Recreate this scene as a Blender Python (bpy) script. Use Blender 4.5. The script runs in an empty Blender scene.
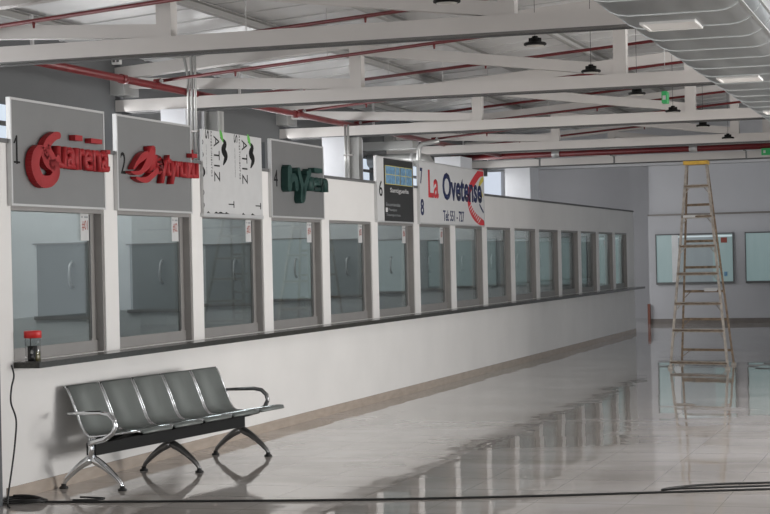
import bpy, bmesh, math, random
from mathutils import Vector, Matrix
random.seed(7)
C = bpy.context.scene
COL = C.collection

# ------------------------------------------------------------ camera
FPX, YAW, PIT, ROLL = 1789.56, 0.30787, 0.0018, -0.022
cam_d = bpy.data.cameras.new('camera'); cam = bpy.data.objects.new('camera', cam_d); COL.objects.link(cam)
F = Vector((-math.sin(YAW)*math.cos(PIT), math.cos(YAW)*math.cos(PIT), math.sin(PIT)))
R0 = Vector((math.cos(YAW), math.sin(YAW), 0)); U0 = R0.cross(F)
cr, sr = math.cos(ROLL), math.sin(ROLL)
R = R0*cr + U0*sr; U = -R0*sr + U0*cr
m = Matrix((R, U, -F)).transposed().to_4x4(); m.translation = Vector((6.2423, 0, 1.6))
cam.matrix_world = m
cam_d.sensor_width = 36; cam_d.lens = FPX*36/770; cam_d.clip_end = 200
C.camera = cam

# ------------------------------------------------------------ light
W = bpy.data.worlds.new('world'); C.world = W; W.use_nodes = True
W.node_tree.nodes['Background'].inputs[0].default_value = (.86, .93, 1, 1)
W.node_tree.nodes['Background'].inputs[1].default_value = 1.0
def area(name, loc, rot, sx, sy, power, color):
    d = bpy.data.lights.new(name, 'AREA'); d.shape = 'RECTANGLE'; d.size = sx; d.size_y = sy
    d.energy = power; d.color = color
    o = bpy.data.objects.new(name, d); COL.objects.link(o); o.location = loc; o.rotation_euler = rot
    return o
# daylight through the openings of the right hand wall and the open front behind the camera
area('daylight_right', (12.9, 15.6, 1.35), (0, math.radians(90), 0), 2.2, 6.5, 900, (1, .985, .96))
area('overhead_fill', (6.9, 15.0, 3.95), (0, 0, 0), 2.2, 10, 230, (1, .985, .965))  # added unseen fill below the closed roof, brightens floor and ticket wall
area('daylight_clerestory', (-1.1, 18, 2.84), (0, math.radians(-50), 0),   .3, 22, 200, (1, 1, 1))
area('daylight_clerestory_upward', (-1.1, 14, 2.95), (0, math.radians(-115), 0), .3, 12, 32, (1, 1, 1))
area('daylight_front', (5.5, -5.5, 1.9), (math.radians(90), 0, 0), 12, 3.0, 400, (1, .96, .92))
area('hall_fill', (-4.6, 36.5, 4.05), (0, 0, 0), 4, 5, 110, (.96, .98, 1))  # added fill under the hall ceiling, no opening there
area('hall_side_fill', (-3.5, 31.5, 3.3), (math.radians(75), 0, math.radians(-8)), 3, 1.2, 260, (.96, .98, 1))  # second added fill, aimed at the far walls of the hall
C.view_settings.view_transform = 'Standard'; C.view_settings.look = 'None'
C.view_settings.gamma = 1; C.view_settings.use_curve_mapping = False
C.view_settings.exposure = -0.06

# ------------------------------------------------------------ materials
def mat(name, col, rough=.6, metal=0, noise=0, nscale=6, emit=None, es=0, spec=.5, stretch=None, bump=0, bscale=60, rvar=0):
    m = bpy.data.materials.new(name); m.use_nodes = True; nt = m.node_tree; b = nt.nodes['Principled BSDF']
    b.inputs['Base Color'].default_value = (*col, 1); b.inputs['Roughness'].default_value = rough
    b.inputs['Metallic'].default_value = metal; b.inputs['Specular IOR Level'].default_value = spec
    g = nt.nodes.new('ShaderNodeNewGeometry')
    mp = nt.nodes.new('ShaderNodeMapping'); nt.links.new(g.outputs['Position'], mp.inputs[0])
    if stretch: mp.inputs['Scale'].default_value = stretch
    if noise:
        n = nt.nodes.new('ShaderNodeTexNoise'); n.inputs['Scale'].default_value = nscale; n.inputs['Detail'].default_value = 5
        nt.links.new(mp.outputs[0], n.inputs[0])
        r = nt.nodes.new('ShaderNodeMapRange'); r.inputs[1].default_value = .3; r.inputs[2].default_value = .7
        r.inputs[3].default_value = 1-noise; r.inputs[4].default_value = 1+noise
        nt.links.new(n.outputs[0], r.inputs[0])
        x = nt.nodes.new('ShaderNodeVectorMath'); x.operation = 'SCALE'; x.inputs[0].default_value = col
        nt.links.new(r.outputs[0], x.inputs['Scale']); nt.links.new(x.outputs[0], b.inputs['Base Color'])
        if rvar:
            r2 = nt.nodes.new('ShaderNodeMapRange'); r2.inputs[3].default_value = max(.02, rough-rvar); r2.inputs[4].default_value = rough+rvar
            nt.links.new(n.outputs[0], r2.inputs[0]); nt.links.new(r2.outputs[0], b.inputs['Roughness'])
    if bump:
        n = nt.nodes.new('ShaderNodeTexNoise'); n.inputs['Scale'].default_value = bscale
        nt.links.new(mp.outputs[0], n.inputs[0])
        bp = nt.nodes.new('ShaderNodeBump'); bp.inputs['Strength'].default_value = bump; bp.inputs['Distance'].default_value = .01
        nt.links.new(n.outputs[0], bp.inputs['Height']); nt.links.new(bp.outputs[0], b.inputs['Normal'])
    if emit:
        b.inputs['Emission Color'].default_value = (*emit, 1); b.inputs['Emission Strength'].default_value = es
    return m

M = {}
M['wall'] = mat('white_plaster', (.70, .685, .67), .75, noise=.035, nscale=1.3, bump=.05)
M['wall_far'] = mat('grey_white_plaster', (.46, .46, .475), .8, noise=.04, nscale=.8)
M['bulk'] = mat('pale_plaster', (.60, .61, .64), .8, noise=.03)
M['wall_dark'] = mat('dark_grey_paint', (.105, .108, .11), .8, noise=.05, nscale=1)
M['booth'] = mat('booth_grey', (.66, .67, .67), .7, noise=.05)
M['alu'] = mat('aluminium_profile', (.28, .268, .258), .45, .35, noise=.04)
M['alu_light'] = mat('aluminium_edge', (.55, .55, .55), .4, .4)
M['granite'] = mat('dark_granite', (.032, .032, .027), .16, noise=.5, nscale=90)
M['skirt'] = mat('beige_skirting', (.40, .335, .28), .22, noise=.1, nscale=5, stretch=(1, 1, 4))
M['skirt_far'] = mat('grey_skirting', (.16, .14, .125), .4, noise=.1)
M['truss'] = mat('white_steel_paint', (.60, .575, .555), .5, noise=.03, nscale=3)
M['cap'] = mat('sealant_line', (.12, .12, .12), .6)
M['red_pipe'] = mat('red_pipe_paint', (.15, .009, .011), .4, noise=.12, nscale=10)
M['red_sign'] = mat('red_acrylic', (.30, .006, .010), .6)
M['green_sign'] = mat('dark_green_acrylic', (.003, .034, .028), .6)
M['chrome'] = mat('chrome', (.72, .74, .76), .1, 1, noise=.04)
M['metal_grey'] = mat('perforated_grey_steel', (.165, .18, .172), .5, .2, noise=.05, nscale=200)
M['leg_grey'] = mat('brushed_leg_metal', (.20, .20, .20), .28, .85)
M['black'] = mat('black_enamel', (.004, .004, .004), .6, spec=.25)
M['rubber'] = mat('black_rubber', (.01, .01, .01), .55)
M['panel_grey'] = mat('brushed_sign_panel', (.21, .212, .212), .42, .25, noise=.03, nscale=3)
M['panel_grey_dark'] = mat('grey_sign_panel', (.165, .165, .165), .5, .15, noise=.03, nscale=3)
M['panel_white'] = mat('white_film', (.50, .50, .50), .45, noise=.03, nscale=8)
M['banner'] = mat('white_banner', (.56, .56, .56), .6, noise=.02)
M['navy'] = mat('navy_ink', (.012, .02, .085), .6)
M['ink_red'] = mat('red_ink', (.55, .03, .04), .6)
M['ink_yellow'] = mat('yellow_ink', (.6, .5, .08), .6)
M['ink_white'] = mat('white_ink', (.6, .6, .6), .6)
M['ink_grey'] = mat('faint_grey_ink', (.25, .26, .27), .6)
M['ink_green'] = mat('leaf_green_ink', (.10, .42, .06), .6)
M['ink_blue'] = mat('pale_blue_print', (.13, .27, .42), .5, noise=.35, nscale=22)
M['charcoal'] = mat('charcoal_board', (.02, .02, .02), .5)
M['brown_print'] = mat('red_brown_ink', (.28, .06, .04), .6)
M['duct'] = mat('galvanised_steel', (.30, .32, .33), .33, .8, noise=.3, nscale=2.2, stretch=(3, .25, 3), rvar=.12, bump=.15, bscale=3)
M['duct_rib'] = mat('zinc_rib', (.45, .47, .47), .35, .75)
M['purlin'] = mat('grey_purlin_paint', (.36, .355, .345), .6)
M['grille'] = mat('white_grille', (.9, .89, .87), .5)
M['ladder'] = mat('worn_aluminium', (.43, .385, .34), .5, .35, noise=.25, nscale=14)
M['step'] = mat('stained_step', (.24, .175, .12), .6, .15, noise=.4, nscale=18)
M['yellow'] = mat('yellow_plastic', (.66, .40, .06), .5, noise=.12, nscale=30)
M['wood'] = mat('brown_wood', (.16, .05, .028), .6, noise=.2)
M['galv_pipe'] = mat('conduit_grey', (.42, .42, .41), .4, .5)
M['steel_col'] = mat('grey_steel_column', (.36, .36, .35), .5, .1)
M['jar_red'] = mat('red_lid_plastic', (.55, .02, .02), .4)
M['olive'] = mat('olive_liquid', (.10, .09, .02), .3)
M['green_exit'] = mat('green_exit', (.03, .30, .09), .4, emit=(.05, .8, .25), es=.08)
M['lens'] = mat('lamp_lens', (.55, .53, .5), .3)
M['pillar'] = mat('blue_grey_pillar', (.10, .105, .115), .7)

def glass(name, tint, amt=1):
    m = bpy.data.materials.new(name); m.use_nodes = True; nt = m.node_tree; nt.nodes.clear()
    o = nt.nodes.new('ShaderNodeOutputMaterial'); mx = nt.nodes.new('ShaderNodeMixShader')
    t = nt.nodes.new('ShaderNodeBsdfTransparent'); t.inputs[0].default_value = (*tint, 1)
    g = nt.nodes.new('ShaderNodeBsdfGlossy'); g.inputs['Roughness'].default_value = .01
    f = nt.nodes.new('ShaderNodeFresnel'); f.inputs[0].default_value = 1.45
    k = nt.nodes.new('ShaderNodeMath'); k.operation = 'MULTIPLY'; k.inputs[1].default_value = amt
    ge = nt.nodes.new('ShaderNodeNewGeometry'); im = nt.nodes.new('ShaderNodeMapRange'); im.inputs[3].default_value = 1.45; im.inputs[4].default_value = 1/1.45
    nt.links.new(ge.outputs['Backfacing'], im.inputs[0]); nt.links.new(im.outputs[0], f.inputs[0])
    nt.links.new(f.outputs[0], k.inputs[0]); nt.links.new(k.outputs[0], mx.inputs[0])
    nt.links.new(t.outputs[0], mx.inputs[1]); nt.links.new(g.outputs[0], mx.inputs[2]); nt.links.new(mx.outputs[0], o.inputs[0])
    return m
M['glass'] = glass('window_glass', (.80, .84, .84))
M['jar_glass'] = glass('clear_plastic', (.85, .85, .85))

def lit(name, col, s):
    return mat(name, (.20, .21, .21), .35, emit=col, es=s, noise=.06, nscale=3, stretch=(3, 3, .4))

# floor: glossy wet porcelain tiles, each lying at a slightly different tilt
def floor_mat():
    m = bpy.data.materials.new('wet_porcelain_tiles'); m.use_nodes = True; nt = m.node_tree; b = nt.nodes['Principled BSDF']
    N = nt.nodes.new; L = nt.links.new
    g = N('ShaderNodeNewGeometry'); sp = N('ShaderNodeSeparateXYZ'); L(g.outputs['Position'], sp.inputs[0])
    def math_(op, a, b_=None, c=None):
        n = N('ShaderNodeMath'); n.operation = op
        for i, v in enumerate((a, b_, c)):
            if v is None: continue
            if isinstance(v, (int, float)): n.inputs[i].default_value = v
            else: L(v, n.inputs[i])
        return n.outputs[0]
    T = .6
    tx = math_('DIVIDE', sp.outputs[0], T); ty = math_('DIVIDE', sp.outputs[1], T)
    ix = math_('FLOOR', tx); iy = math_('FLOOR', ty)
    cmb = N('ShaderNodeCombineXYZ'); L(ix, cmb.inputs[0]); L(iy, cmb.inputs[1])
    wn = N('ShaderNodeTexWhiteNoise'); wn.noise_dimensions = '3D'; L(cmb.outputs[0], wn.inputs['Vector'])
    # joints
    fx = math_('FRACT', tx); fy = math_('FRACT', ty)
    jx = math_('LESS_THAN', math_('MINIMUM', fx, math_('SUBTRACT', 1, fx)), .0035)
    jy = math_('LESS_THAN', math_('MINIMUM', fy, math_('SUBTRACT', 1, fy)), .011)
    j = math_('MAXIMUM', jx, jy)
    # stains
    mp = N('ShaderNodeMapping'); mp.inputs['Scale'].default_value = (.5, .9, 1); L(g.outputs['Position'], mp.inputs[0])
    n1 = N('ShaderNodeTexNoise'); n1.inputs['Scale'].default_value = 1.1; n1.inputs['Detail'].default_value = 7; n1.inputs['Distortion'].default_value = .6
    L(mp.outputs[0], n1.inputs[0])
    cr_ = N('ShaderNodeValToRGB'); cr_.color_ramp.elements[0].position = .36; cr_.color_ramp.elements[0].color = (.46, .42, .385, 1)
    cr_.color_ramp.elements[1].position = .62; cr_.color_ramp.elements[1].color = (.66, .62, .59, 1)
    L(n1.outputs[0], cr_.inputs[0])
    mx = N('ShaderNodeMix'); mx.data_type = 'RGBA'; L(j, mx.inputs['Factor']); L(cr_.outputs[0], mx.inputs['A']); mx.inputs['B'].default_value = (.36, .33, .305, 1)
    L(mx.outputs['Result'], b.inputs['Base Color'])
    rr = N('ShaderNodeMapRange'); rr.inputs[1].default_value = .42; rr.inputs[2].default_value = .58; rr.inputs[3].default_value = .012; rr.inputs[4].default_value = .045
    L(n1.outputs[0], rr.inputs[0]); L(math_('ADD', rr.outputs[0], math_('MULTIPLY', j, .06)), b.inputs['Roughness'])
    b.inputs['IOR'].default_value = 1.85
    # tilt
    v1 = N('ShaderNodeVectorMath'); v1.operation = 'SUBTRACT'; L(wn.outputs['Color'], v1.inputs[0]); v1.inputs[1].default_value = (.5, .5, .5)
    v2 = N('ShaderNodeVectorMath'); v2.operation = 'MULTIPLY'; L(v1.outputs[0], v2.inputs[0]); v2.inputs[1].default_value = (.006, .006, 0)
    mp2 = N('ShaderNodeMapping'); mp2.inputs['Scale'].default_value = (.7, 2.2, 1); L(g.outputs['Position'], mp2.inputs[0])
    n2 = N('ShaderNodeTexNoise'); n2.inputs['Scale'].default_value = 2.4; n2.inputs['Detail'].default_value = 2; L(mp2.outputs[0], n2.inputs[0])
    v3 = N('ShaderNodeVectorMath'); v3.operation = 'SUBTRACT'; L(n2.outputs['Color'], v3.inputs[0]); v3.inputs[1].default_value = (.5, .5, .5)
    v4 = N('ShaderNodeVectorMath'); v4.operation = 'MULTIPLY'; L(v3.outputs[0], v4.inputs[0]); v4.inputs[1].default_value = (.008, .012, 0)
    a1 = N('ShaderNodeVectorMath'); L(v2.outputs[0], a1.inputs[0]); L(v4.outputs[0], a1.inputs[1])
    a2 = N('ShaderNodeVectorMath'); L(g.outputs['Normal'], a2.inputs[0]); L(a1.outputs[0], a2.inputs[1])
    nn = N('ShaderNodeVectorMath'); nn.operation = 'NORMALIZE'; L(a2.outputs[0], nn.inputs[0]); L(nn.outputs[0], b.inputs['Normal'])
    return m
M['floor'] = floor_mat()

def roof_mat():
    m = mat('roof_panel', (.60, .60, .60), .32, .1, noise=.10, nscale=1.2, stretch=(.5, 1.6, 1))
    return m
M['roof'] = roof_mat()

# ------------------------------------------------------------ mesh helpers
YS, YO = 1.15772, .672                         # metres along the hall: every y below is given in window-pitch units
COMPACT = ('step_ladder', 'high_bay_lamp', 'plastic_jar', 'exit_sign', 'emergency_lamp', 'fire_alarm_box', 'waiting_bench', 'conduit_bundle')
def along(bm, parent):
    r = parent
    while r and r.parent: r = r.parent
    if r and r.name.split('.')[0] in COMPACT: return
    for v in bm.verts: v.co.y = v.co.y*YS + (0 if parent else YO)
class MB:
    def __init__(s): s.bm = bmesh.new(); s.o = Vector((0, 0, 0))
    def poly(s, vs, fs, smooth=False):
        v = [s.bm.verts.new(Vector(p)) for p in vs]
        for f in fs:
            try:
                fc = s.bm.faces.new([v[i] for i in f]); fc.smooth = smooth
            except ValueError: pass
    def box(s, a, b):
        x0, y0, z0 = a; x1, y1, z1 = b
        s.poly([(x0,y0,z0),(x1,y0,z0),(x1,y1,z0),(x0,y1,z0),(x0,y0,z1),(x1,y0,z1),(x1,y1,z1),(x0,y1,z1)],
               [(3,2,1,0),(4,5,6,7),(0,1,5,4),(1,2,6,5),(2,3,7,6),(3,0,4,7)])
        return s
    def bar(s, p, q, w, h, up=(0,0,1)):   # rectangular bar from p to q, w sideways and h along up
        p, q = Vector(p), Vector(q); d = (q-p).normalized(); u = Vector(up); sd = d.cross(u).normalized(); u = sd.cross(d).normalized()
        vs = []
        for c in (p, q):
            for a, b in ((-1,-1),(1,-1),(1,1),(-1,1)): vs.append(c + sd*a*w/2 + u*b*h/2)
        s.poly(vs, [(3,2,1,0),(4,5,6,7),(0,1,5,4),(1,2,6,5),(2,3,7,6),(3,0,4,7)]); return s
    def tube(s, pts, r, seg=10, cap=True):
        pts = [Vector(p) for p in pts]; n = len(pts); rs = r if isinstance(r, (list, tuple)) else [r]*n
        rings = []; prev = None
        for i, p in enumerate(pts):
            d = (pts[min(i+1, n-1)] - pts[max(i-1, 0)]).normalized()
            if prev is None:
                a = Vector((0,0,1)) if abs(d.z) < .9 else Vector((1,0,0)); u = d.cross(a).normalized()
            else: u = (prev - d*prev.dot(d)).normalized()
            prev = u; v = d.cross(u)
            rings.append([s.bm.verts.new(p + (u*math.cos(2*math.pi*k/seg) + v*math.sin(2*math.pi*k/seg))*rs[i]) for k in range(seg)])
        for i in range(n-1):
            for k in range(seg):
                f = s.bm.faces.new((rings[i][k], rings[i][(k+1)%seg], rings[i+1][(k+1)%seg], rings[i+1][k])); f.smooth = True
        if cap:
            s.bm.faces.new(list(reversed(rings[0]))); s.bm.faces.new(rings[-1])
        return s
    def lathe(s, c, prof, seg=24):        # profile [(r,z)] about a vertical axis at c
        c = Vector(c); rings = []
        for r, z in prof:
            rings.append([s.bm.verts.new(c + Vector((max(r,1e-4)*math.cos(2*math.pi*k/seg), max(r,1e-4)*math.sin(2*math.pi*k/seg), z))) for k in range(seg)])
        for i in range(len(prof)-1):
            for k in range(seg):
                f = s.bm.faces.new((rings[i][k], rings[i][(k+1)%seg], rings[i+1][(k+1)%seg], rings[i+1][k])); f.smooth = True
        return s
    def sweep(s, prof, y0, y1, n=1, smooth=True, ax='y', cap=False):  # closed profile of (x,z) swept along y
        k = len(prof); rings = []
        for i in range(n+1):
            y = y0 + (y1-y0)*i/n; rings.append([s.bm.verts.new((x, y, z)) for x, z in prof])
        for i in range(n):
            for j in range(k):
                f = s.bm.faces.new((rings[i][j], rings[i][(j+1)%k], rings[i+1][(j+1)%k], rings[i+1][j])); f.smooth = smooth
        if cap: s.bm.faces.new(rings[0]); s.bm.faces.new(list(reversed(rings[-1])))
        return s
    def sheet(s, prof, u0, u1, th):       # open profile of (v,z) with thickness, from u0 to u1 along y
        n = len(prof); P = [Vector((a, 0, b)) for a, b in prof]; nr = []
        for i in range(n):
            d = (P[min(i+1,n-1)] - P[max(i-1,0)]).normalized(); nr.append(Vector((-d.z, 0, d.x)))
        loop = [P[i] + nr[i]*th/2 for i in range(n)] + [P[i] - nr[i]*th/2 for i in reversed(range(n))]
        return s.sweep([(p.x, p.z) for p in loop], u0, u1, 1, True, cap=True)
    def ring(s, prof, y, w, t):           # band around a closed (x,z) profile
        k = len(prof); cx = sum(p[0] for p in prof)/k; cz = sum(p[1] for p in prof)/k
        out = []
        for i, p in enumerate(prof):
            a = Vector(prof[i-1]); b = Vector(prof[(i+1)%k]); d = (b-a).normalized(); nrm = Vector((d.y, -d.x))
            if nrm.dot(Vector((p[0]-cx, p[1]-cz))) < 0: nrm = -nrm
            out.append((p[0]+nrm.x*t, p[1]+nrm.y*t))
        return s.sweep(out, y-w/2, y+w/2, 1, True, cap=True)
    def build(s, name, material, parent=None, loc=None):
        bmesh.ops.recalc_face_normals(s.bm, faces=s.bm.faces)
        along(s.bm, parent)
        me = bpy.data.meshes.new(name); s.bm.to_mesh(me); s.bm.free(); me.materials.append(material)
        o = bpy.data.objects.new(name, me); COL.objects.link(o)
        if parent: o.parent = parent
        return o

def tag(o, label=None, cat=None, group=None, kind=None):
    if label: o['label'] = label
    if cat: o['category'] = cat
    if group: o['group'] = group
    if kind: o['kind'] = kind
    return o
def empty(name, loc, label=None, cat=None, group=None, kind=None, rz=0):
    o = bpy.data.objects.new(name, None); COL.objects.link(o); o.location = (loc[0], loc[1]*YS+YO, loc[2]); o.rotation_euler = (0, 0, rz); o.empty_display_size = .1
    return tag(o, label, cat, group, kind)
def struct(name, mb, m, parent=None):
    o = mb.build(name, m, parent)
    if not parent: o['kind'] = 'structure'
    return o
def copy_tree(o, parent=None):
    c = o.copy(); COL.objects.link(c)
    if parent: c.parent = parent
    for ch in list(o.children): copy_tree(ch, c)
    return c

def text(name, body, y0, y1, z0, z1, x, m, parent=None, ext=.001, bold=0, shear=0, rot=0, space=1):
    """lettering on a plane facing +x; fills the box y0..y1, z0..z1. rot=-90 reads downwards"""
    cu = bpy.data.curves.new(name, 'FONT'); cu.body = body; cu.size = 1; cu.extrude = 0; cu.offset = bold; cu.shear = shear
    cu.space_character = space; cu.resolution_u = 3
    t = bpy.data.objects.new(name, cu); COL.objects.link(t)
    dg = bpy.context.evaluated_depsgraph_get(); me = bpy.data.meshes.new_from_object(t.evaluated_get(dg))
    bpy.data.objects.remove(t)
    bm = bmesh.new(); bm.from_mesh(me)
    bmesh.ops.remove_doubles(bm, verts=bm.verts, dist=1e-5)
    r = bmesh.ops.extrude_face_region(bm, geom=bm.faces[:])
    top = [e for e in r['geom'] if isinstance(e, bmesh.types.BMVert)]
    for v in bm.verts: v.co.z = 0
    for v in top: v.co.z = 1
    if rot:
        rm = Matrix.Rotation(math.radians(rot), 4, 'Z')
        for v in bm.verts: v.co = rm @ v.co
    xs = [v.co.x for v in bm.verts]; ys = [v.co.y for v in bm.verts]
    ax, bx, ay, by = min(xs), max(xs), min(ys), max(ys)
    for v in bm.verts:
        u = (v.co.x-ax)/(bx-ax); w = (v.co.y-ay)/(by-ay); e = v.co.z
        v.co = Vector((x + e*ext, y0 + u*(y1-y0), z0 + w*(z1-z0)))
    along(bm, parent)
    bmesh.ops.recalc_face_normals(bm, faces=bm.faces)
    me2 = bpy.data.meshes.new(name); bm.to_mesh(me2); bm.free(); bpy.data.meshes.remove(me)
    me2.materials.append(m); o = bpy.data.objects.new(name, me2); COL.objects.link(o)
    if parent: o.parent = parent
    return o
def stroke(mb, pts, w, x, ext):
    """flat-faced stroke (rounded joints) on a plane facing +x, pts = (y,z[,w])"""
    n = len(pts)
    def cr(p0, p1, p2, p3, t):
        return .5*((2*p1) + (-p0+p2)*t + (2*p0-5*p1+4*p2-p3)*t*t + (-p0+3*p1-3*p2+p3)*t**3)
    P = [Vector((p[0], p[1], p[2] if len(p) > 2 else w)) for p in pts]; S = []
    for i in range(n-1):
        for k in range(6):
            S.append(cr(P[max(i-1,0)], P[i], P[i+1], P[min(i+2,n-1)], k/6))
    S.append(P[-1])
    def prism(c, e):
        n_ = len(c); mb.poly([(x+e, a, b) for a, b in c] + [(x, a, b) for a, b in c], [tuple(range(n_)), tuple(reversed(range(n_, 2*n_)))] + [(j, (j+1)%n_, n_+(j+1)%n_, n_+j) for j in range(n_)])
    for i, p in enumerate(S):
        prism([(p.x+p.z/2*math.cos(a*math.pi/5), p.y+p.z/2*math.sin(a*math.pi/5)) for a in range(10)], ext + (i%2)*ext*.004)
        if i:
            o = S[i-1]; d = Vector((p.x-o.x, p.y-o.y))
            if d.length < 1e-5: continue
            d.normalize(); nx = Vector((-d.y, d.x))
            prism([(o.x+nx.x*o.z/2, o.y+nx.y*o.z/2), (p.x+nx.x*p.z/2, p.y+nx.y*p.z/2), (p.x-nx.x*p.z/2, p.y-nx.y*p.z/2), (o.x-nx.x*o.z/2, o.y-nx.y*o.z/2)], ext*(1.006 + (i%2)*.004))

# ------------------------------------------------------------ room
Y0, PP, PW = 10.2157, 1.4361, .2
ZS, ZH, ZT = .95, 2.036, 2.47
YEND = 30.9
def post(k): return Y0 + PP*(k-1)             # left edge of post k
struct('floor', MB().box((-7, -9, -.1), (13.4, 39.4, 0)), M['floor'])
# roof: sloping panels, low at the left wall
def zr(x): return 3.70 + .075*x
rf = MB()
rf.poly([(-1.45, -7, zr(-1.45)), (13.4, -7, zr(13.4)), (13.4, 24.8, zr(13.4)), (-1.45, 24.8, zr(-1.45)),
         (-1.45, -7, zr(-1.45)+.08), (13.4, -7, zr(13.4)+.08), (13.4, 24.8, zr(13.4)+.08), (-1.45, 24.8, zr(-1.45)+.08)],
        [(3,2,1,0),(4,5,6,7),(0,1,5,4),(1,2,6,5),(2,3,7,6),(3,0,4,7)])
for k in range(int(31.8/.5)):
    y = -6.8 + k*.5
    rf.bar((-1.45, y, zr(-1.45)-.004), (13.3, y, zr(13.3)-.004), .03, .012)
ceil = struct('ceiling', rf, M['roof'])
struct('ceiling_hall', MB().box((-7, 24.8, 4.1), (13.4, 39.4, 4.2)), M['bulk'])
# left outer wall behind the booths
ow = MB(); ow.box((-1.45, -7, 0), (-1.25, 24.8, 2.66)); ow.box((-1.45, -7, 2.98), (-1.25, 24.8, zr(-1.25)))
for k in range(7): ow.box((-1.45, 9.28-7.15+3.575*k-.5, 2.66), (-1.25, 9.28-7.15+3.575*k+.5, 2.98))
struct('wall_left_outer', ow, M['wall_dark'])
cl = empty('window_16', (-1.35, 12, 2.66), kind='structure')
for k in range(5):
    a = 9.28 - 3.575 + 3.575*k + .5 - 3.575 + 3.575; b = a + 2.575
    MB().box((-.03, a-12, 0), (.0, b-12, .32)).build('pane', lit('clerestory_pane', (.72, .82, .95), .85), cl)
    MB().box((.0, a-12, .14), (.05, b-12, .175)).build('glazing_bar', M['cap'], cl)
# near ticket wall
w = MB()
w.box((-.12, 5, 0), (0, YEND, ZS)); w.box((-.12, 5, ZH), (0, YEND, ZT))
w.box((-.12, 5, ZS), (0, post(0)+PW, ZH))
for k in range(1, 15): w.box((-.12, post(k), ZS), (0, post(k)+PW, ZH))
w.box((-.12, 30.22, ZS), (0, YEND, ZH))
w.box((-1.25, YEND-.12, 0), (-.12, YEND, ZT))
struct('wall_left', w, M['wall'])
struct('trim_1', MB().box((-.14, 5, ZT), (.015, YEND+.01, ZT+.03)), M['cap'])
struct('baseboard_left', MB().box((0, 8.86, 0), (.012, YEND+.01, .09)), M['skirt'])
# booth shells
struct('wall_booth_back', MB().box((-1.28, 24.8, 0), (-1.25, YEND, 2.44)), M['booth'])
pt = MB()
pn = struct('wall_booth_front', MB().box((-.14, 5, 0), (-.12, YEND-.12, .9)), M['booth'])
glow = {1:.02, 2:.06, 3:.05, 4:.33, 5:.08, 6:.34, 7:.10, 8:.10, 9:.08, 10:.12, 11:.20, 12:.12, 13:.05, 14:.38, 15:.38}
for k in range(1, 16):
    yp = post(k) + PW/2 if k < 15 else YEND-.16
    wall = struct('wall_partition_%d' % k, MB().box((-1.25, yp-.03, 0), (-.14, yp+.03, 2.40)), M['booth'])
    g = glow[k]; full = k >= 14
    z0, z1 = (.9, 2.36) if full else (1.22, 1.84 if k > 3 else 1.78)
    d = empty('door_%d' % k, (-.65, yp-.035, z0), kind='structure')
    MB().box((.03, -.012, 0), (.60, 0, z1-z0)).build('door_leaf', lit('glowing_frosted_glass_%d' % k, (.60, .70, .70), g), d)  # emission imitates daylight through the glass; a solid partition stands behind
    MB().box((.0, -.02, -.03), (.62, -.0, 0)).box((.0, -.02, z1-z0), (.62, 0, z1-z0+.012)).build('door_frame', M['alu'], d)
    if not full:
        MB().tube([(.34, -.015, .22), (.34, -.05, .25), (.34, -.06, .32), (.34, -.05, .39), (.34, -.015, .42)], .012, 8).build('door_handle', M['alu_light'], d)

# ticket windows: aluminium surround, sliding glass, lower rail
for k in range(1, 16):
    a = post(k-1) + PW; b = post(k) if k < 15 else 30.22
    wn = empty('window_%d' % k, (-.06, a, ZS), kind='structure')
    h = ZH - ZS; L = b - a
    fr = MB(); fr.box((-.05, 0, 0), (.05, .018, h)); fr.box((-.05, L-.02, 0), (.05, L, h)); fr.box((-.05, .018, h-.03), (.05, L-.02, h))
    fr.build('window_frame', M['alu'], wn)
    MB().box((-.035, .018, 0), (-.0, L-.02, .085)).build('bottom_rail', M['alu'], wn)
    MB().box((-.035, L-.09, .085), (-.012, L-.02, h-.03)).build('sliding_stile', M['alu'], wn)
    MB().box((-.028, .018, .085), (-.022, L-.09, h-.03)).build('pane', M['glass'], wn)
    MB().box((-.012, L-.096, .10), (-.006, L-.089, h-.04)).build('rubber_seal', M['cap'], wn)
    if k <= 7:
        s = empty('number_sticker', (-.076, b-.215, 1.80), 'white paper sticker %s at the upper right of the glass of ticket window %s' %
                  ('#%02d' % k, ['one', 'two', 'three', 'four', 'five', 'six', 'seven'][k-1]), 'sticker', 'number stickers on the ticket windows')
        MB().box((0, 0, 0), (.003, .118, .21)).build('paper', M['panel_white'], s)
        text('lettering', '#%02d' % k, .02, .10, .075, .155, .003, M['brown_print'], s, ext=.001, rot=0)
        MB().box((.003, .055, .172), (.004, .105, .186)).box((.003, .012, .174), (.004, .035, .186)).build('printed_mark', M['ink_grey'], s)

# granite counter
led = MB().box((.001, 8.975, ZS-.045), (.2, 30.98, ZS-.003))
tag(led.build('counter_ledge', M['granite']), 'long dark granite counter ledge running under all the ticket windows', 'counter')

# far walls
fw = MB(); fw.box((-.47, 35, 0), (13.4, 35.2, 2.5)); fw.box((-.35, 35.02, 2.5), (13.4, 35.2, 4.1))
fw.box((-.47, 35.2, 0), (-.27, 38.5, 4.1))
fwo = struct('wall_far', fw, M['wall_far'])
struct('trim_2', MB().box((-.47, 34.96, 2.48), (13.2, 35.0, 2.52)), M['skirt_far'])
struct('baseboard_far', MB().box((-.47, 34.985, 0), (13.2, 35, .11)), M['skirt_far'])
struct('wall_far_left', MB().box((-7, 38.5, 0), (-.2, 38.7, 4.1)), M['wall_far'])
struct('baseboard_far_left', MB().box((-7, 38.48, 0), (-.47, 38.5, .11)), M['skirt_far'])
struct('trim_3', MB().box((-1.5, 38.1, 0), (-.95, 38.5, 4.1)), M['wall_far'])
struct('wall_left_hall', MB().box((-7.2, 24.8, 0), (-7, 38.7, 4.1)), M['wall_far'])
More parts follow.
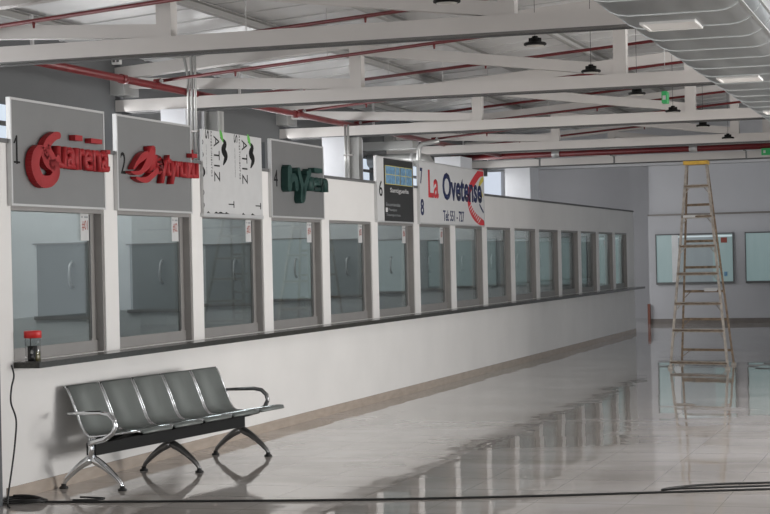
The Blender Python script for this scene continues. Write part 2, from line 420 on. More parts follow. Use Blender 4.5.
struct('wall_left_return', MB().box((-7, 24.8, 0), (-1.45, 24.95, 4.1)), M['wall_dark'])
hw = empty('window_17', (-5.68, 38.44, 2.3), kind='structure')
MB().box((0, 0, 0), (.75, .03, 1.6)).build('pane', lit('hall_window_pane', (.78, .86, 1), .72), hw)
# transverse bulkhead at the end of the roofed bay
struct('wall_bulkhead', MB().box((-1.45, 24.8, 3.06), (13.4, 24.98, 4.8)), M['bulk'])
# far ticket windows
for n, (x0, x1) in enumerate(((-.30, 1.47), (1.73, 3.6), (3.9, 5.6))):
    wn = empty('window_%d' % (18+n), (x0, 34.93, .93), kind='structure'); L = x1-x0
    fm = MB(); fm.box((0, 0, -.03), (L, .06, .02)); fm.box((0, 0, 1.1), (L, .06, 1.13)); fm.box((0, 0, .02), (.02, .06, 1.1)); fm.box((L-.02, 0, .02), (L, .06, 1.1))
    fm.build('window_frame', M['cap'], wn)
    if n == 0:
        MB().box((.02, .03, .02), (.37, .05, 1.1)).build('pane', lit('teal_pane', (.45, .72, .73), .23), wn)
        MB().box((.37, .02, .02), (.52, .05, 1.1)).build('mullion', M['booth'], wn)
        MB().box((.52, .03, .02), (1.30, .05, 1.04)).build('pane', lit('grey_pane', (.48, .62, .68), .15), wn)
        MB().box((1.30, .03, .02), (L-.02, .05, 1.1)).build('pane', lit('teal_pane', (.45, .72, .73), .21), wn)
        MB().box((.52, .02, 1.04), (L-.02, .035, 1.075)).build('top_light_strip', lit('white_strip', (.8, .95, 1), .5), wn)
        MB().box((1.49, .012, .9), (1.63, .018, 1.02)).build('notice', M['brown_print'], wn)
        MB().box((1.55, .012, .14), (1.62, .018, .24)).build('notice', M['ink_blue'], wn)
    else:
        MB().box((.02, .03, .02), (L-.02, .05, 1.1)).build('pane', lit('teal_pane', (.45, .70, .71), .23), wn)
# right wall with big openings, open front
rw = MB(); rw.box((13.2, -7, 0), (13.4, 39, .5)); rw.box((13.2, -7, 3.3), (13.4, 39, 4.9))
for y in (-7, 0, 6.5, 13, 19.5, 24.6, 38): rw.box((13.2, y, .5), (13.4, y+.9, 3.3))
struct('wall_right', rw, M['bulk'])
rg = empty('window_21', (13.3, 0, .5), kind='structure')

# purlins on the roof
for x in (-.77, .47, 1.49, 2.47, 3.5, 4.55, 5.6, 6.65, 7.7, 8.75, 9.8, 10.85, 11.9):
    p = MB(); z = zr(x)-.012
    p.box((x-.03, -6.5, z-.07), (x-.024, 24.7, z)); p.box((x-.03, -6.5, z-.006), (x+.03, 24.7, z)); p.box((x-.03, -6.5, z-.07), (x+.03, 24.7, z-.064))
    p.build('purlin', M['purlin'], ceil)

# trusses
TB = 3.05
def zc(x): return 3.45 + .075*x                # underside of the top chord
tnames = ['nearest the camera', 'second from the camera, over the blank sheet sign', 'third from the camera, over the windowed booth right of the green sign',
          'fourth from the camera, above the banner sign', 'farthest, just before the far red pipe', 'behind']
for k, y in enumerate((5.552, 9.128, 12.678, 16.393, 19.977, 23.605)):
    t = empty('roof_truss', (-1.25, y, TB), ['white steel roof truss passing overhead out of the top edge',
        'white steel roof truss nearest the camera, its chord crossing the top left', 'white steel roof truss second from the camera, meeting the wall above sign 2',
        'white steel roof truss meeting the column right of green sign 4', 'white steel roof truss above the white banner of booths 7 and 8',
        'white steel roof truss farthest back, close to the far red pipe'][k], 'truss', 'white steel roof trusses')
    X = 13.3+1.25
    MB().box((0, -.05, 0), (X, .05, .11)).build('bottom_chord', M['truss'], t)
    MB().bar((0, 0, zc(-1.25)-TB+.055), (X, 0, zc(13.3)-TB+.055), .1, .11).build('top_chord', M['truss'], t)
    MB().box((.005, .052, -.016), (X, .062, -.004)).box((0, -.05, -.004), (X, .05, -.0)).build('cable_strip', M['cap'], t)
    xs = [0] + [2.385 + 2.4*i for i in range(5)]
    for i, x in enumerate(xs):
        if i: MB().box((x-.055, -.045, .11), (x+.055, .045, zc(x-1.25)-TB+.01)).build('web_post', M['truss'], t)
        if i < len(xs)-1:
            x2 = xs[i+1]
            MB().bar((x+.02, 0, zc(x-1.25)-TB-.03), (x2-.05, 0, .15), .07, .095).build('web_diagonal', M['truss'], t)
    if k >= 1:
        MB().box((-.0, -.14, .15), (.14, .14, zc(-1.25)-TB)).build('end_plate', M['steel_col'], t)

# white column casings and steel columns behind the ticket wall
for k, (y, wd, lab) in enumerate(((12.56, .25, 'white boxed column rising behind the blank sheet sign'), (16.40, .29, 'white boxed column rising right of green sign 4'),
                                  (20.5, .38, 'white boxed column rising behind the white banner'), (24.1, .42, 'white boxed column rising farthest back behind the ticket wall'))):
    z1 = TB if k < 3 else 3.08
    c = MB().box((-.75, y, 2.44), (-.75+wd, y+.55, z1-.005)).build('boxed_column', M['bulk'])
    tag(c, lab, 'column', 'white boxed columns')
for k, y in enumerate((12.86, 16.43)):
    c = MB(); x0 = -.42
    c.box((x0, y-.09, 2.44), (x0+.012, y+.03, TB-.02)); c.box((x0+.13, y-.09, 2.44), (x0+.142, y+.03, TB-.02)); c.box((x0, y-.035, 2.44), (x0+.142, y-.025, TB-.02))
    o = c.build('steel_column', M['steel_col']); tag(o, ['grey steel column behind the ticket wall between signs 2 and 3', 'grey steel column behind the ticket wall left of the black sign'][k], 'column', 'steel columns')
# conduits
for k, y in enumerate((12.4, 16.2)):
    t = empty('conduit_bundle', (-.365, y-.04, 2.5), ['bundle of grey conduits dropping from the roof beside sign 3', 'bundle of grey conduits dropping from the truss left of the black sign 6'][k], 'conduit', 'vertical conduits')
    for j in range(3 if k == 0 else 2):
        top = 1.08 if k == 0 else .66
        MB().tube([(j*.035, 0, -.05), (j*.035, 0, top-.28 if k == 0 else top), (j*.035-(.05 if k == 0 else 0)*(j == 0), 0, top)], .014, 8).build('conduit', M['galv_pipe'], t)
    MB().box((-.02, -.02, .30), (.09, .02, .32)).build('clamp', M['alu'], t)
fb = empty('fire_alarm_box', (-.37, 12.30, 2.43), 'red fire alarm box fixed to the conduits between signs 2 and 3', 'alarm box')
MB().box((0, 0, 0), (.06, .03, .15)).build('box_body', M['red_sign'], fb); MB().box((0, 0, .165), (.06, .03, .21)).build('beacon', M['red_sign'], fb)
el = MB().tube([(-.33, 18.6, 2.5), (-.33, 18.6, 3.0), (-.32, 18.6, 3.05), (-.28, 18.6, 3.09), (-.22, 18.6, 3.10), (-.05, 18.6, 3.12)], .03, 10).build('bent_conduit', M['galv_pipe'])
tag(el, 'thick grey conduit bending over behind the top of the white banner', 'conduit')
vd = empty('ventilation_duct', (-1.2, 19.1, 2.93), 'round grey ventilation duct lying behind the black sign 6', 'duct')
MB().tube([(.0, 0, 0), (.72, 0, 0), (.80, 0, -.02), (.84, 0, -.08), (.85, 0, -.3)], .085, 16).build('duct_tube', M['galv_pipe'], vd)
MB().tube([(.60, 0, 0), (.64, 0, 0)], .093, 16).build('joint_band', M['alu_light'], vd)
bxd = MB().box((-1.2, 18.8, 3.06), (-.48, 19.05, 3.16)).build('rectangular_duct', M['steel_col']); tag(bxd, 'flat grey rectangular duct above the round ventilation duct behind sign 6', 'duct')
dr = empty('emergency_lamp', (-1.24, 12.56, 3.49), 'small white twin emergency lamp under the roof above sign 2', 'lamp')
MB().box((0, 0, 0), (.085, .04, .06)).build('lamp_body', M['grille'], dr); MB().box((.01, -.004, .02), (.035, 0, .04)).box((.05, -.004, .02), (.075, 0, .04)).build('lamp_lens', M['cap'], dr)

# ------------------------------------------------------------ sprinkler pipes
def zp(x): return 3.25 + .075*x
mp = empty('sprinkler_main_pipe', (-.42, 5, 3.18), 'thick red sprinkler main running away along the left wall under the trusses', 'pipe')
MB().tube([(0, 0, 0), (0, 17.68, 0)], .033, 12).build('pipe_run', M['red_pipe'], mp)
BR = (5.639, 7.237, 8.791, 10.286, 11.875, 13.369, 15.011, 16.652, 18.077, 19.459, 21.1)
for y in (6.5, 9.7, 13.2, 16.8, 20.3):
    b = MB(); b.box((-.01, y-5-.012, -.055), (.17, y-5+.012, -.037)); b.box((.15, y-5-.012, -.037), (.17, y-5+.012, .30)); b.box((-.17, y-5-.012, -.055), (-.01, y-5+.012, -.037))
    b.build('hanger_bracket', M['alu_light'], mp)
for y in (8.6, 11.3, 14.9, 17.5): MB().tube([(0, y-5-.04, 0), (0, y-5+.04, 0)], .041, 12).build('coupling', M['red_pipe'], mp)
names = ['passing overhead out of frame', 'crossing out of the top edge', 'nearest the camera, at the top left corner', 'second from the camera, passing under the first chord',
         'third from the camera, branching above sign 2', 'fourth from the camera, seen through the second truss', 'fifth from the camera, seen through the second truss', 'sixth from the camera',
         'seventh from the camera, under the third truss', 'eighth from the camera, above the banner', 'ninth from the camera, near the far end']
for i, y in enumerate(BR):
    o = empty('sprinkler_branch_pipe', (-.42, y, zp(-.42)), 'thin red sprinkler branch pipe ' + names[i], 'pipe', 'red sprinkler branch pipes')
    X = 13.0
    MB().tube([(.045, 0, .003), (X, 0, .075*X)], .0145, 8).build('pipe_run', M['red_pipe'], o)
    h = MB(); MB_x = [.75, 2.55, 4.35, 6.15]
    for x in MB_x:
        z = .075*x
        MB().tube([(x, 0, z), (x, 0, z-.05)], [.014, .007], 8).build('sprinkler_head', M['red_pipe'], o)
    for x in (1.6, 4.1):
        MB().tube([(x, 0, .075*x+.014), (x, 0, zr(x-.42)-zp(-.42)-.02)], .003, 5).build('hanger_rod', M['alu_light'], o)
    if i > 1:
        MB().tube([(0, y-5, .0), (0, y-5, zp(-.42)-3.18+.012)], .022, 8).tube([(-.02, y-5, .0385), (.044, y-5, .042)], .022, 8).build('tee_joint', M['red_pipe'], mp)
        MB().tube([(.06, -.03, .0), (.06, -.014, .0)], .016, 8).build('clamp', M['alu_light'], o)
o = empty('sprinkler_cross_pipe', (-1.2, 22.73, 3.17), 'thick red pipe crossing the hall horizontally in front of the far bulkhead', 'pipe')
MB().tube([(0, 0, 0), (13.5, 0, 0)], .045, 12).build('pipe_run', M['red_pipe'], o)
for x in (1.33, 2.5, 4.5, 6.5):
    b = MB(); b.box((x-.012, -.02, -.06), (x+.012, .25, -.045)); b.box((x-.012, .23, -.16), (x+.012, .25, -.045)); b.build('pipe_bracket', M['leg_grey'], o)
for x in (1.65, 3.75): MB().tube([(x-.06, 0, 0), (x+.06, 0, 0)], .05, 12).build('coupling', M['alu_light'], o)

# ------------------------------------------------------------ high bay lamps
lampY = (7.971, 9.932, 11.668, 13.551, 15.46, 17.472, 19.545)
ln = ['first of the row, at the top edge of the picture', 'second of the row, hanging below the nearest truss', 'third of the row, in front of the second truss',
      'fourth from the camera, left of the green exit sign', 'fifth from the camera, right of the green exit sign', 'sixth from the camera, over the ladder', 'farthest from the camera, half behind the far truss']
lamp0 = None
for i, y in enumerate(lampY):
    if lamp0 is None:
        r = empty('high_bay_lamp', (3.5, y, 3.055), None, 'lamp', 'black round high bay lamps')
        MB().lathe((0, 0, 0), [(.0, .012), (.068, .012), (.078, .016), (.080, .026), (.072, .034), (.045, .038), (.0, .038)]).build('lamp_shade', M['black'], r)
        MB().lathe((0, 0, 0), [(0, .006), (.058, .008), (.062, .013), (0, .014)]).build('lamp_lens', M['lens'], r)
        hs = MB().lathe((0, 0, 0), [(.042, .036), (.040, .055), (.022, .060), (.02, .078), (0, .08)], 16)
        for a in range(10):
            c, s_ = math.cos(a*math.pi/5), math.sin(a*math.pi/5); hs.bar((c*.025, s_*.025, .05), (c*.045, s_*.045, .05), .004, .03)
        hs.build('heat_sink', M['black'], r)
        MB().tube([(0, 0, .078), (0, 0, zr(3.5)-3.055-.02)], .0022, 5).build('suspension_cable', M['rubber'], r)
        lamp0 = r; o = r
    else:
        o = copy_tree(lamp0); o.location.y = y*YS+YO
    o['label'] = 'black hanging round lamp, ' + ln[i]

# exit signs
e = empty('exit_sign', (3.645, 14.0, 3.025), 'green exit sign hanging edge-on between the trusses near the lamps', 'sign')
MB().box((0, 0, 0), (.05, .14, .11)).build('sign_body', M['green_exit'], e); MB().tube([(.025, .07, .105), (.025, .07, .93)], .003, 5).build('suspension_rod', M['alu_light'], e)
MB().box((.01, -.003, .03), (.04, 0, .07)).build('printed_mark', M['ink_white'], e)
e = empty('exit_sign', (3.56, 22.655, 3.08), 'green exit sign under the far red pipe at the right edge', 'sign')
MB().box((0, 0, -.05), (.22, .03, .05)).build('sign_body', M['green_exit'], e); MB().box((.03, -.003, -.02), (.06, 0, .02)).build('printed_mark', M['ink_white'], e)

# ------------------------------------------------------------ galvanised duct
DX0, DX1, DZ, DR = 4.63, 5.37, 2.735, .16
prof = []
for i in range(13): a = math.pi/2 + math.pi*i/12; prof.append((DX0+DR+DR*math.cos(a), DZ+DR+DR*math.sin(a)))
for i in range(13): a = -math.pi/2 + math.pi*i/12; prof.append((DX1-DR+DR*math.cos(a), DZ+DR+DR*math.sin(a)))
d = empty('air_duct', (0, 0, 0), 'large galvanised flat-oval air duct with seam rings running overhead at the right', 'duct')
body = MB().sweep(prof, 3.0, 22.2, 1); body.build('duct_body', M['duct'], d)
y = 3.087
while y < 22.1: MB().ring(prof, y, .010, .004).build('seam_ring', M['duct_rib'], d); y += .455
st = MB()
for px_, pz_ in ((DX1-.012, DZ+.10), (DX1-.05, DZ+.035)): st.box((px_-.004, 3, pz_-.004), (px_+.012, 22.2, pz_+.004))
st.build('reflection_strip', M['duct_rib'], d)  # pale strips modelled in place of long reflections on the duct side
y = 4.524
while y < 22:
    g = MB(); x0, x1 = 4.80, 5.07
    g.box((x0, y-.13, DZ-.012), (x1, y-.115, DZ)); g.box((x0, y+.115, DZ-.012), (x1, y+.13, DZ)); g.box((x0, y-.115, DZ-.012), (x0+.015, y+.115, DZ)); g.box((x1-.015, y-.115, DZ-.012), (x1, y+.115, DZ))
    gr = g.build('supply_grille', M['grille'], d)
    MB().box((x0+.015, y-.115, DZ-.007), (x1-.015, y+.115, DZ-.002)).build('louvre', M['grille'], gr)
    y += 2.557
for y in (5.0, 7.9, 10.9, 14.4, 18.0, 21.3):
    MB().tube([(DX0+.02, y, DZ+.2), (DX0+.02, y, zr(DX0)-.02)], .003, 5).tube([(DX1-.02, y, DZ+.2), (DX1-.02, y, zr(DX1)-.02)], .003, 5).build('hanger_rod', M['alu_light'], d)

# ------------------------------------------------------------ signs
def panel(name, y0, y1, label, m, edge=True, z0=2.035, z1=2.79):
    y0 *= 1 + .025/6.13; y1 *= 1 + .025/6.13
    s = empty(name, (.004, y0, z0), label, 'sign'); L = y1-y0; H = z1-z0
    MB().box((0, .012, .012), (.026, L-.012, H-.012)).build('sign_panel', m, s)
    if edge:
        f = MB(); f.box((-.003, 0, 0), (.031, .016, H)); f.box((-.003, L-.016, 0), (.031, L, H)); f.box((-.003, .016, 0), (.031, L-.016, .016)); f.box((-.003, .016, H-.016), (.031, L-.016, H))
        f.build('sign_frame', M['alu_light'], s)
    return s, L, H
TX = .03; FX = .026; SY = 0
def word(body, y0, y1, z0, z1, x, ext, m, parent, bold=.03, shear=0):
    """raised letters, each a part of its own; capital marks climb above z1"""
    ws = [{'i': .45, 't': .62, 'r': .68}.get(c, 1) for c in body]; tot = sum(ws); y = y0
    for ch, w_ in zip(body, ws):
        cw = (y1-y0)*w_/tot; up = {'t': .35, 'b': .55, 'h': .6}.get(ch, 0)*(z1-z0); dn = .5*(z1-z0) if ch == 'y' else 0
        o = text('letter', {'i': '\u0131'}.get(ch, ch), y-cw*.05, y+cw*1.05, z0-dn, z1+up, x, m, parent, ext, bold=bold, shear=shear)
        o.location.y = SY*YS; y += cw

# sign 1
SY = 0.075
s, L, H = panel('booth_sign', 8.91, 10.15, 'grey booth sign numbered 1 with red raised script lettering, leftmost', M['panel_grey'])
q = MB(); stroke(q, [(.075, .485), (.075, .30)], .016, FX, .003); stroke(q, [(.075, .48), (.045, .44)], .012, FX, .003); stroke(q, [(.045, .305), (.105, .305)], .014, FX, .003); q.build('number', M['black'], s)
E_ = .05
q = MB(); stroke(q, [(.455, .52, .05), (.40, .51, .06), (.31, .455, .075), (.27, .37, .085), (.32, .31, .08), (.40, .31, .07), (.445, .36, .05)], .07, TX, E_); q.build('swash_letter', M['red_sign'], s).location.y = SY*YS
q = MB(); stroke(q, [(.30, .44, .04), (.40, .31, .075), (.41, .24, .08), (.33, .185, .085), (.22, .185, .09), (.15, .26, .10), (.155, .35, .095), (.22, .40, .075), (.30, .36, .055), (.37, .27, .05)], .08, TX, E_); q.build('swash_letter', M['red_sign'], s).location.y = SY*YS
word('uairena', .44, 1.15, .285, .445, TX, E_, M['red_sign'], s, bold=.02)
MB().box((TX, .67, .50), (TX+E_, .77, .54)).build('accent', M['red_sign'], s).location.y = SY*YS; MB().box((TX, .89, .495), (TX+E_, 1.05, .53)).build('accent', M['red_sign'], s).location.y = SY*YS
MB().box((TX, 1.11, .425), (TX+E_, 1.165, .455)).build('letter_tail', M['red_sign'], s).location.y = SY*YS
# sign 2
SY = 0.09
s, L, H = panel('booth_sign', 10.33, 11.565, 'grey booth sign numbered 2 with red raised script lettering', M['panel_grey'])
text('number', '2', .06, .135, .29, .46, FX, M['black'], s, .003)
q = MB(); stroke(q, [(.40, .50, .07), (.36, .45, .08), (.30, .38, .08), (.20, .315, .04), (.12, .30, .03), (.04, .305, .015)], .05, TX, E_); q.build('swash_letter', M['red_sign'], s).location.y = SY*YS
q = MB(); stroke(q, [(.30, .46, .05), (.22, .43, .06), (.15, .39, .04), (.08, .335, .02)], .05, TX, E_); q.build('swash_letter', M['red_sign'], s).location.y = SY*YS
q = MB(); stroke(q, [(.12, .262, .02), (.20, .25, .035), (.29, .255, .05), (.37, .29, .05), (.47, .34, .05)], .05, TX, E_); q.build('swash_letter', M['red_sign'], s).location.y = SY*YS
word('b', .34, .56, .30, .445, TX, E_, M['red_sign'], s, bold=.07)
word('ytyruzu', .53, 1.18, .30, .43, TX, E_, M['red_sign'], s, bold=.02)
MB().box((TX, 1.06, .475), (TX+E_, 1.16, .51)).build('accent', M['red_sign'], s).location.y = SY*YS
# sign 3: sheet with film
s, L, H = panel('booth_sign', 11.77, 12.99, 'blank booth sign still under white printed protective film, third from left', M['panel_white'], False)
MB().box((-.003, 0, -.02), (.03, L, .011)).build('sign_frame', M['alu_light'], s)
for a in (0, .565):
    text('lettering', 'ATIZ', a+.225, a+.335, .295, .70, FX, M['black'], s, .001, rot=-90, space=1.4)
    q = MB(); stroke(q, [(a+.36, .69, .01), (a+.45, .645, .05), (a+.41, .585, .075), (a+.46, .53, .07), (a+.41, .455, .02)], .05, FX, .0012); q.build('printed_mark', M['black'], s)
    q = MB(); stroke(q, [(a+.355, .75, .02), (a+.375, .715, .05), (a+.405, .665, .02)], .05, FX, .0014); q.build('leaf_mark', M['ink_green'], s)
    text('small_lettering', 'REVESTIMIENTOS', a+.165, a+.19, .335, .735, FX, M['black'], s, .001, rot=-90, space=1.2)
    text('small_lettering', 'paneles compuestos', a+.07, a+.09, .35, .61, FX, M['ink_grey'], s, .001, rot=-90)
    text('lettering', 'S', a+.065, a+.135, .66, .74, FX, M['black'], s, .001, rot=-90)
    text('lettering', 'T', a+.495, a+.61, .07, .13, FX, M['black'], s, .001, rot=-90)
q = MB()
for y_, w_ in ((.10, .03), (.26, .05), (.36, .09), (.46, .05), (.80, .03), (1.0, .04)):
    stroke(q, [(y_-w_, .010, .006), (y_-w_*.3, .018, .02), (y_+w_*.2, .014, .012), (y_+w_, .010, .005)], .01, FX, .001)
for z_ in (.08, .19, .52, .63): stroke(q, [(.012, z_-.02, .005), (.02, z_, .012), (.012, z_+.018, .005)], .01, FX, .001)
stroke(q, [(.012, .41, .01), (.035, .37, .035), (.014, .33, .01)], .03, FX, .001)
q.build('torn_film_edge', M['black'], s)
# sign 4
SY = 0.14
s, L, H = panel('booth_sign', 13.18, 14.47, 'dark grey booth sign numbered 4 with dark green raised lettering', M['panel_grey_dark'])
text('number', '4', .065, .15, .30, .46, FX, M['black'], s, .003)
G_ = .07
q = MB(); stroke(q, [(.14, .465), (.13, .30)], .10, TX, G_); stroke(q, [(.16, .36, .07), (.24, .40, .08), (.29, .36, .08), (.30, .30, .08)], .08, TX, G_); q.build('letter', M['green_sign'], s).location.y = SY*YS
q = MB(); stroke(q, [(.36, .465, .07), (.39, .40, .07), (.44, .31, .08), (.43, .19, .09)], .1, TX, G_); stroke(q, [(.63, .465, .07), (.57, .40, .07), (.50, .30, .08), (.46, .20, .09)], .1, TX, G_); q.build('letter', M['green_sign'], s).location.y = SY*YS
MB().box((TX, .55, .445), (TX+G_, .66, .475)).build('letter_bar', M['green_sign'], s).location.y = SY*YS
word('ien', .64, 1.09, .28, .42, TX, G_, M['green_sign'], s, bold=.03)
MB().box((TX, .745, .468), (TX+G_, .95, .515)).build('accent', M['green_sign'], s).location.y = SY*YS
# sign 6
s, L, H = panel('booth_sign', 16.0, 17.245, 'black booth sign numbered 6 with blue photo strip and white text', M['banner'])
text('number', '6', .085, .19, .295, .475, FX, M['black'], s, .003)
MB().box((FX, .245, .015), (FX+.004, L-.016, H-.015)).build('black_board', M['charcoal'], s)
BX = FX+.004
MB().box((BX, .29, .445), (BX+.0015, .775, .66)).build('photo_print', M['ink_blue'], s)
MB().box((BX, .80, .445), (BX+.0015, 1.205, .66)).build('photo_print', M['ink_blue'], s)
yb = MB()
for z in (.655, .555, .445): yb.box((BX, .285, z-.003), (BX+.002, 1.21, z+.004))
for a in (.285, .62, .775, .98, 1.205): yb.box((BX, a-.005, .445), (BX+.002, a+.005, .655))
yb.build('yellow_border', M['ink_yellow'], s)
text('lettering', 'Santigueña', .44, 1.07, .335, .405, BX, M['ink_white'], s, .001, bold=.01)
for z, tx, wd in ((.19, 'Encomiendas', .48), (.125, 'Pasajes', .36), (.065, 'Transportes', .48)): text('small_lettering', tx, .29 if z != .125 else .37, .29+wd, z, z+.04, BX, M['ink_grey'], s, .001, bold=.01)
MB().box((BX, .28, .12), (BX+.0012, .34, .17)).build('printed_mark', M['ink_white'], s)
# sign 7-8
s, L, H = panel('booth_sign', 17.46, 20.19, 'long white banner sign reading La Ovetense spanning booths 7 and 8', M['banner'], z1=2.815)
text('number', '7', .045, .135, .49, .69, FX, M['navy'], s, .002, bold=.03); text('number', '8', .045, .17, .105, .31, FX, M['navy'], s, .002, bold=.03)
text('lettering', 'La', .35, .75, .33, .68, FX, M['ink_red'], s, .002, bold=.02)
q = MB(); stroke(q, [(2.69, .745, .10), (2.55, .735, .11), (2.33, .64, .12), (2.12, .53, .12), (2.03, .43, .12), (2.03, .33, .12), (2.12, .22, .12), (2.33, .12, .12), (2.68, .04, .10)], .1, FX, .001); q.build('red_arc', M['ink_red'], s)
q = MB(); stroke(q, [(2.70, .66, .07), (2.60, .62, .07), (2.52, .56, .05), (2.60, .50, .03), (2.68, .42, .03)], .05, FX, .0012); q.build('yellow_arc', M['ink_yellow'], s)
text('lettering', 'Ovetense', .91, 2.63, .32, .675, FX+.001, M['navy'], s, .002, bold=.03)
q = MB(); stroke(q, [(2.52, .30, .03), (2.60, .25, .035), (2.69, .20, .03)], .035, FX+.001, .001); q.build('blue_arc', M['navy'], s)
text('small_lettering', 'Tel: 551 - 727', .92, 1.80, .05, .19, FX, M['navy'], s, .002, bold=.018)
q = MB(); rnd = random.Random(4)
for i in range(8):
    f = i/7; cy = 2.08+.42*f; cz = .27-.19*f; stroke(q, [(cy-.05, cz-.025), (cy+.05, cz+.025)], .016, FX+.001, .001)
q.build('arc_lettering', M['ink_white'], s)

# ------------------------------------------------------------ bench
BA = math.radians(-6.2)
bn = empty('waiting_bench', (.315, 9.439, 0), 'five seat grey metal waiting bench with chrome arms in front of the ticket wall', 'bench', rz=BA)
NB, SW = 5, .449
sp = [(-.285, .725), (-.262, .732), (-.245, .72), (-.215, .66), (-.165, .54), (-.125, .44), (-.095, .395), (-.06, .375), (0, .372), (.12, .388), (.26, .41), (.34, .42), (.375, .417), (.39, .402)]
U00 = .05
for i in range(NB):
    a = U00 + i*SW
    st_ = MB().sheet(sp, a+.026, a+SW-.026, .012).build('seat', M['metal_grey'], bn)
    for e_, off in ((a+.014, 0), (a+SW-.014, 0)):
        MB().tube([(x, e_, z) for x, z in sp[1:-1]], .0095, 8).build('side_rail', M['chrome'], st_)
    br = MB(); br.poly([(-.04,a+.10,.33),(.05,a+.10,.33),(.22,a+.10,.40),(-.10,a+.10,.366),(-.04,a+.26,.33),(.05,a+.26,.33),(.22,a+.26,.40),(-.10,a+.26,.366)],[(0,1,2,3),(7,6,5,4),(0,4,5,1),(1,5,6,2),(2,6,7,3),(3,7,4,0)]); br.build('seat_bracket', M['black'], bn)
MB().box((-.04, -.01, .245), (.04, U00+NB*SW-.06, .335)).build('beam', M['black'], bn)
for k, u in enumerate((0, 1.10, 2.24)):
    lm = M['chrome'] if k == 0 else M['leg_grey']
    l = MB()
    l.tube([(0, u, .37), (0, u, .22)], [.028, .03], 10)
    for sgn in (-1, 1):
        l.tube([(0, u, .225), (sgn*.03, u, .208), (sgn*.08, u, .182), (sgn*.135, u, .145), (sgn*.19, u, .10), (sgn*.232, u, .06), (sgn*.246, u, .035), (sgn*.248, u, .018)], [.028, .032, .028, .024, .020, .017, .015, .014], 10)
    lg = l.build('leg', lm, bn)
    for sgn in (-1, 1):
        MB().lathe((sgn*.248, u, 0), [(0, 0), (.032, 0), (.032, .012), (.018, .02), (.018, .035), (0, .036)], 14).build('foot', M['rubber'], lg)
for u, am in ((-.035, M['chrome']), (U00+NB*SW+.0, M['leg_grey'])):
    pts = [(-.175, u, .545), (-.02, u, .552), (.10, u, .556), (.17, u, .545), (.215, u, .505), (.225, u, .46), (.20, u, .41), (.13, u, .365), (.05, u, .345), (.0, u, .335)]
    MB().tube(pts, [.012, .015, .016, .017, .018, .018, .018, .019, .02, .022], 10).build('armrest', am, bn)

# ------------------------------------------------------------ step ladder
def ladder(loc, label, rz=0):
    t = empty('step_ladder', loc, label, 'ladder', rz=rz)
    FL, FR = Vector((-.41, -.15, 0)), Vector((.425, -.48, 0))
    RL, RRr = Vector((-.385, .78, 0)), Vector((.385, .55, 0))
    TL, TR = Vector((-.175, .22, 2.86)), Vector((.115, .12, 2.86))
    off = Vector((0, .07, 0))
    for a, b in ((FL, TL), (FR, TR)): MB().bar(a, b, .03, .07, (0, 1, 0)).build('front_rail', M['ladder'], t)
    for a, b in ((RL, TL+off), (RRr, TR+off)): MB().bar(a, b, .026, .04, (0, 1, 0)).build('rear_rail', M['step'], t)
    for f in (.03, .185, .315, .46, .595, .74, .89):
        p, q = FL.lerp(TL, f), FR.lerp(TR, f); d_ = (q-p).normalized()
        stp = MB().bar(p, q, .085, .045).build('step', M['ladder'], t)
        for e0, sg in ((p, 1), (q, -1)): MB().bar(e0 - Vector((0,0,.09)) + d_*sg*.012, e0 + d_*sg*.09, .012, .012, (0,1,0)).build('step_brace', M['ladder'], stp)
        MB().bar(p+Vector((0,-.044,0)), q+Vector((0,-.044,0)), .006, .018).build('step_edge', M['step'], stp)
    for f in (.075, .23, .37, .49, .62, .80):
        p, q = RL.lerp(TL+off, f), RRr.lerp(TR+off, f); MB().bar(p, q, .03, .035).build('rear_bar', M['step'], t)
        d_ = (q-p)
        if f < .45: MB().bar(p - Vector((0,0,.1)), p + d_*.18, .01, .01, (0,1,0)).build('rear_brace', M['step'], t)
    MB().box((-.205, .08, 2.85), (.135, .32, 2.90)).build('top_cap', M['yellow'], t)
    for p in (FL, FR, RL, RRr): MB().box((p.x-.03, p.y-.045, 0), (p.x+.03, p.y+.045, .035)).build('foot_pad', M['ladder'], t)
    p, q = RL.lerp(TL+off, .37), RRr.lerp(TR+off, .37); c = p.lerp(q, .68)
    MB().box((c.x-.09, c.y-.05, c.z+.0), (c.x+.09, c.y-.02, c.z+.045)).build('paper_label', M['panel_white'], t)
    c = FL.lerp(TL, .74).lerp(FR.lerp(TR, .74), .4); MB().box((c.x-.15, c.y-.055, c.z-.012), (c.x+.15, c.y-.048, c.z+.02)).build('paper_label', M['banner'], t)
    return t
ladder((2.84, 21.186, 0), 'tall worn aluminium step ladder with yellow top cap standing on the wet floor')
ladder((6.6, 26.42, 0), 'tall aluminium step ladder seen only as a reflection in window 3', rz=.3)

# ------------------------------------------------------------ small things
j = empty('plastic_jar', (.10, 9.06, ZS-.003), 'clear plastic jar with red lid and dark contents on the counter ledge', 'jar')
MB().lathe((0, 0, 0), [(0, 0), (.052, 0), (.055, .01), (.055, .165), (.05, .17)], 24).build('jar_body', M['jar_glass'], j)
MB().lathe((0, 0, 0), [(0, .165), (.061, .165), (.061, .21), (.056, .215), (0, .215)], 24).build('lid', M['jar_red'], j)
MB().lathe((.012, .012, 0), [(0, .004), (.034, .004), (.034, .07), (0, .07)], 16).build('contents', M['olive'], j)
MB().box((-.02, -.042, .003), (.03, .004, .11)).tube([(0, -.03, .11), (0, -.035, .17)], .003, 6).build('dark_insert', M['black'], j)
pl = MB().box((-.0, 7.9, 0), (.10, 8.665, 1.3)).build('pillar_casing', M['pillar']); tag(pl, 'blue grey casing against the wall at the left edge of the picture', 'pillar')
pw = MB().box((-.50, 34.86, 0), (-.44, 34.93, .46)).build('wooden_post', M['wood']); tag(pw, 'short brown wooden post standing at the far wall corner', 'post')

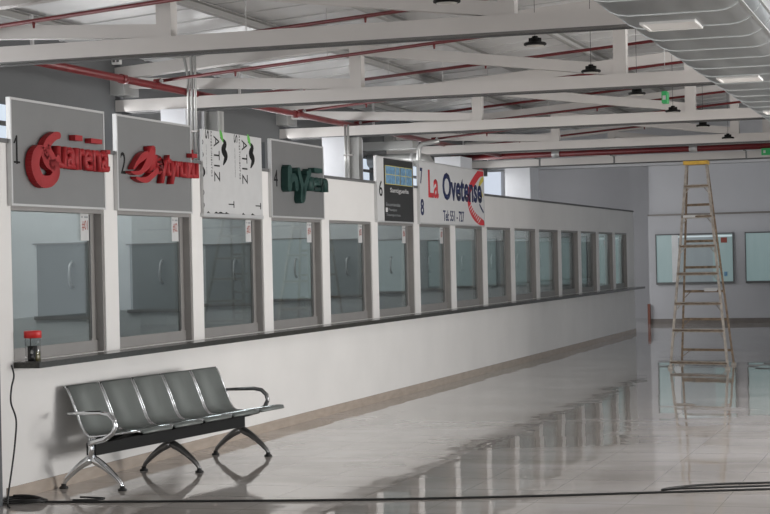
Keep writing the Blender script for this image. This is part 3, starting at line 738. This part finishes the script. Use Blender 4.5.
# cables
def cat(pts, n=8):
    P = [Vector(p) for p in pts]; out = []
    for i in range(len(P)-1):
        p0, p1, p2, p3 = P[max(i-1,0)], P[i], P[i+1], P[min(i+2,len(P)-1)]
        for k in range(n):
            t = k/n; out.append(.5*((2*p1)+(-p0+p2)*t+(2*p0-5*p1+4*p2-p3)*t*t+(-p0+3*p1-3*p2+p3)*t**3))
    return out + [P[-1]]
r_ = .0075
c1 = cat([(0.05, 8.791, r_), (0.9, 8.921, r_), (2.302, 9.166, r_), (3.326, 9.425, r_), (4.207, 9.708, r_), (5.03, 9.986, r_), (5.9, 10.303, r_), (6.7, 10.605, r_)])
o = MB().tube(c1, r_, 8).build('floor_cable', M['rubber']); tag(o, 'long straight black cable lying across the wet floor', 'cable')
c2 = cat([(6.7, 10.908, r_), (5.8, 10.605, r_), (5.015, 10.286, r_), (4.72, 10.191, r_), (4.5, 10.078, r_), (4.36, 9.94, r_), (4.33, 9.845, r_), (4.44, 9.811, .024), (4.7, 9.906, .024), (5.2, 10.087, .024), (6.7, 10.64, .024)])
o = MB().tube(c2, r_, 8).build('looped_cable', M['rubber']); tag(o, 'black cable doubled back in a narrow loop at the lower right', 'cable')
cp = cat([(.19, 8.66, ZS-.0), (.21, 8.655, .88), (.20, 8.64, .80), (.19, 8.645, .70), (.20, 8.685, .58), (.20, 8.665, .42), (.20, 8.63, .28), (.19, 8.60, .12), (.19, 8.58, .03), (.22, 8.56, r_)])
o = MB().tube(cp, .006, 8).build('hanging_cable', M['rubber']); tag(o, 'black cable hanging from the left end of the counter to the floor', 'cable')
coil = []
for i in range(52):
    a = i*.42; rr = .115 + .018*math.sin(i*.9); coil.append((.175+rr*1.15*math.cos(a), 8.80+rr*.9*math.sin(a)+.02*math.sin(i*.37), .009+.0006*i))
o = MB().tube(cat(coil, 3), .007, 7).build('coiled_cable', M['rubber']); tag(o, 'coil of black cable on the floor at the lower left corner', 'cable')
o = MB().tube(cat([(.46, 9.03, .012), (.52, 9.02, .012), (.66, 9.0, .012), (.62, 8.93, .012), (.48, 8.90, .012)]), .007, 7).build('cable_end', M['rubber']); tag(o, 'loose bend of black cable beside the coil under the bench end', 'cable')
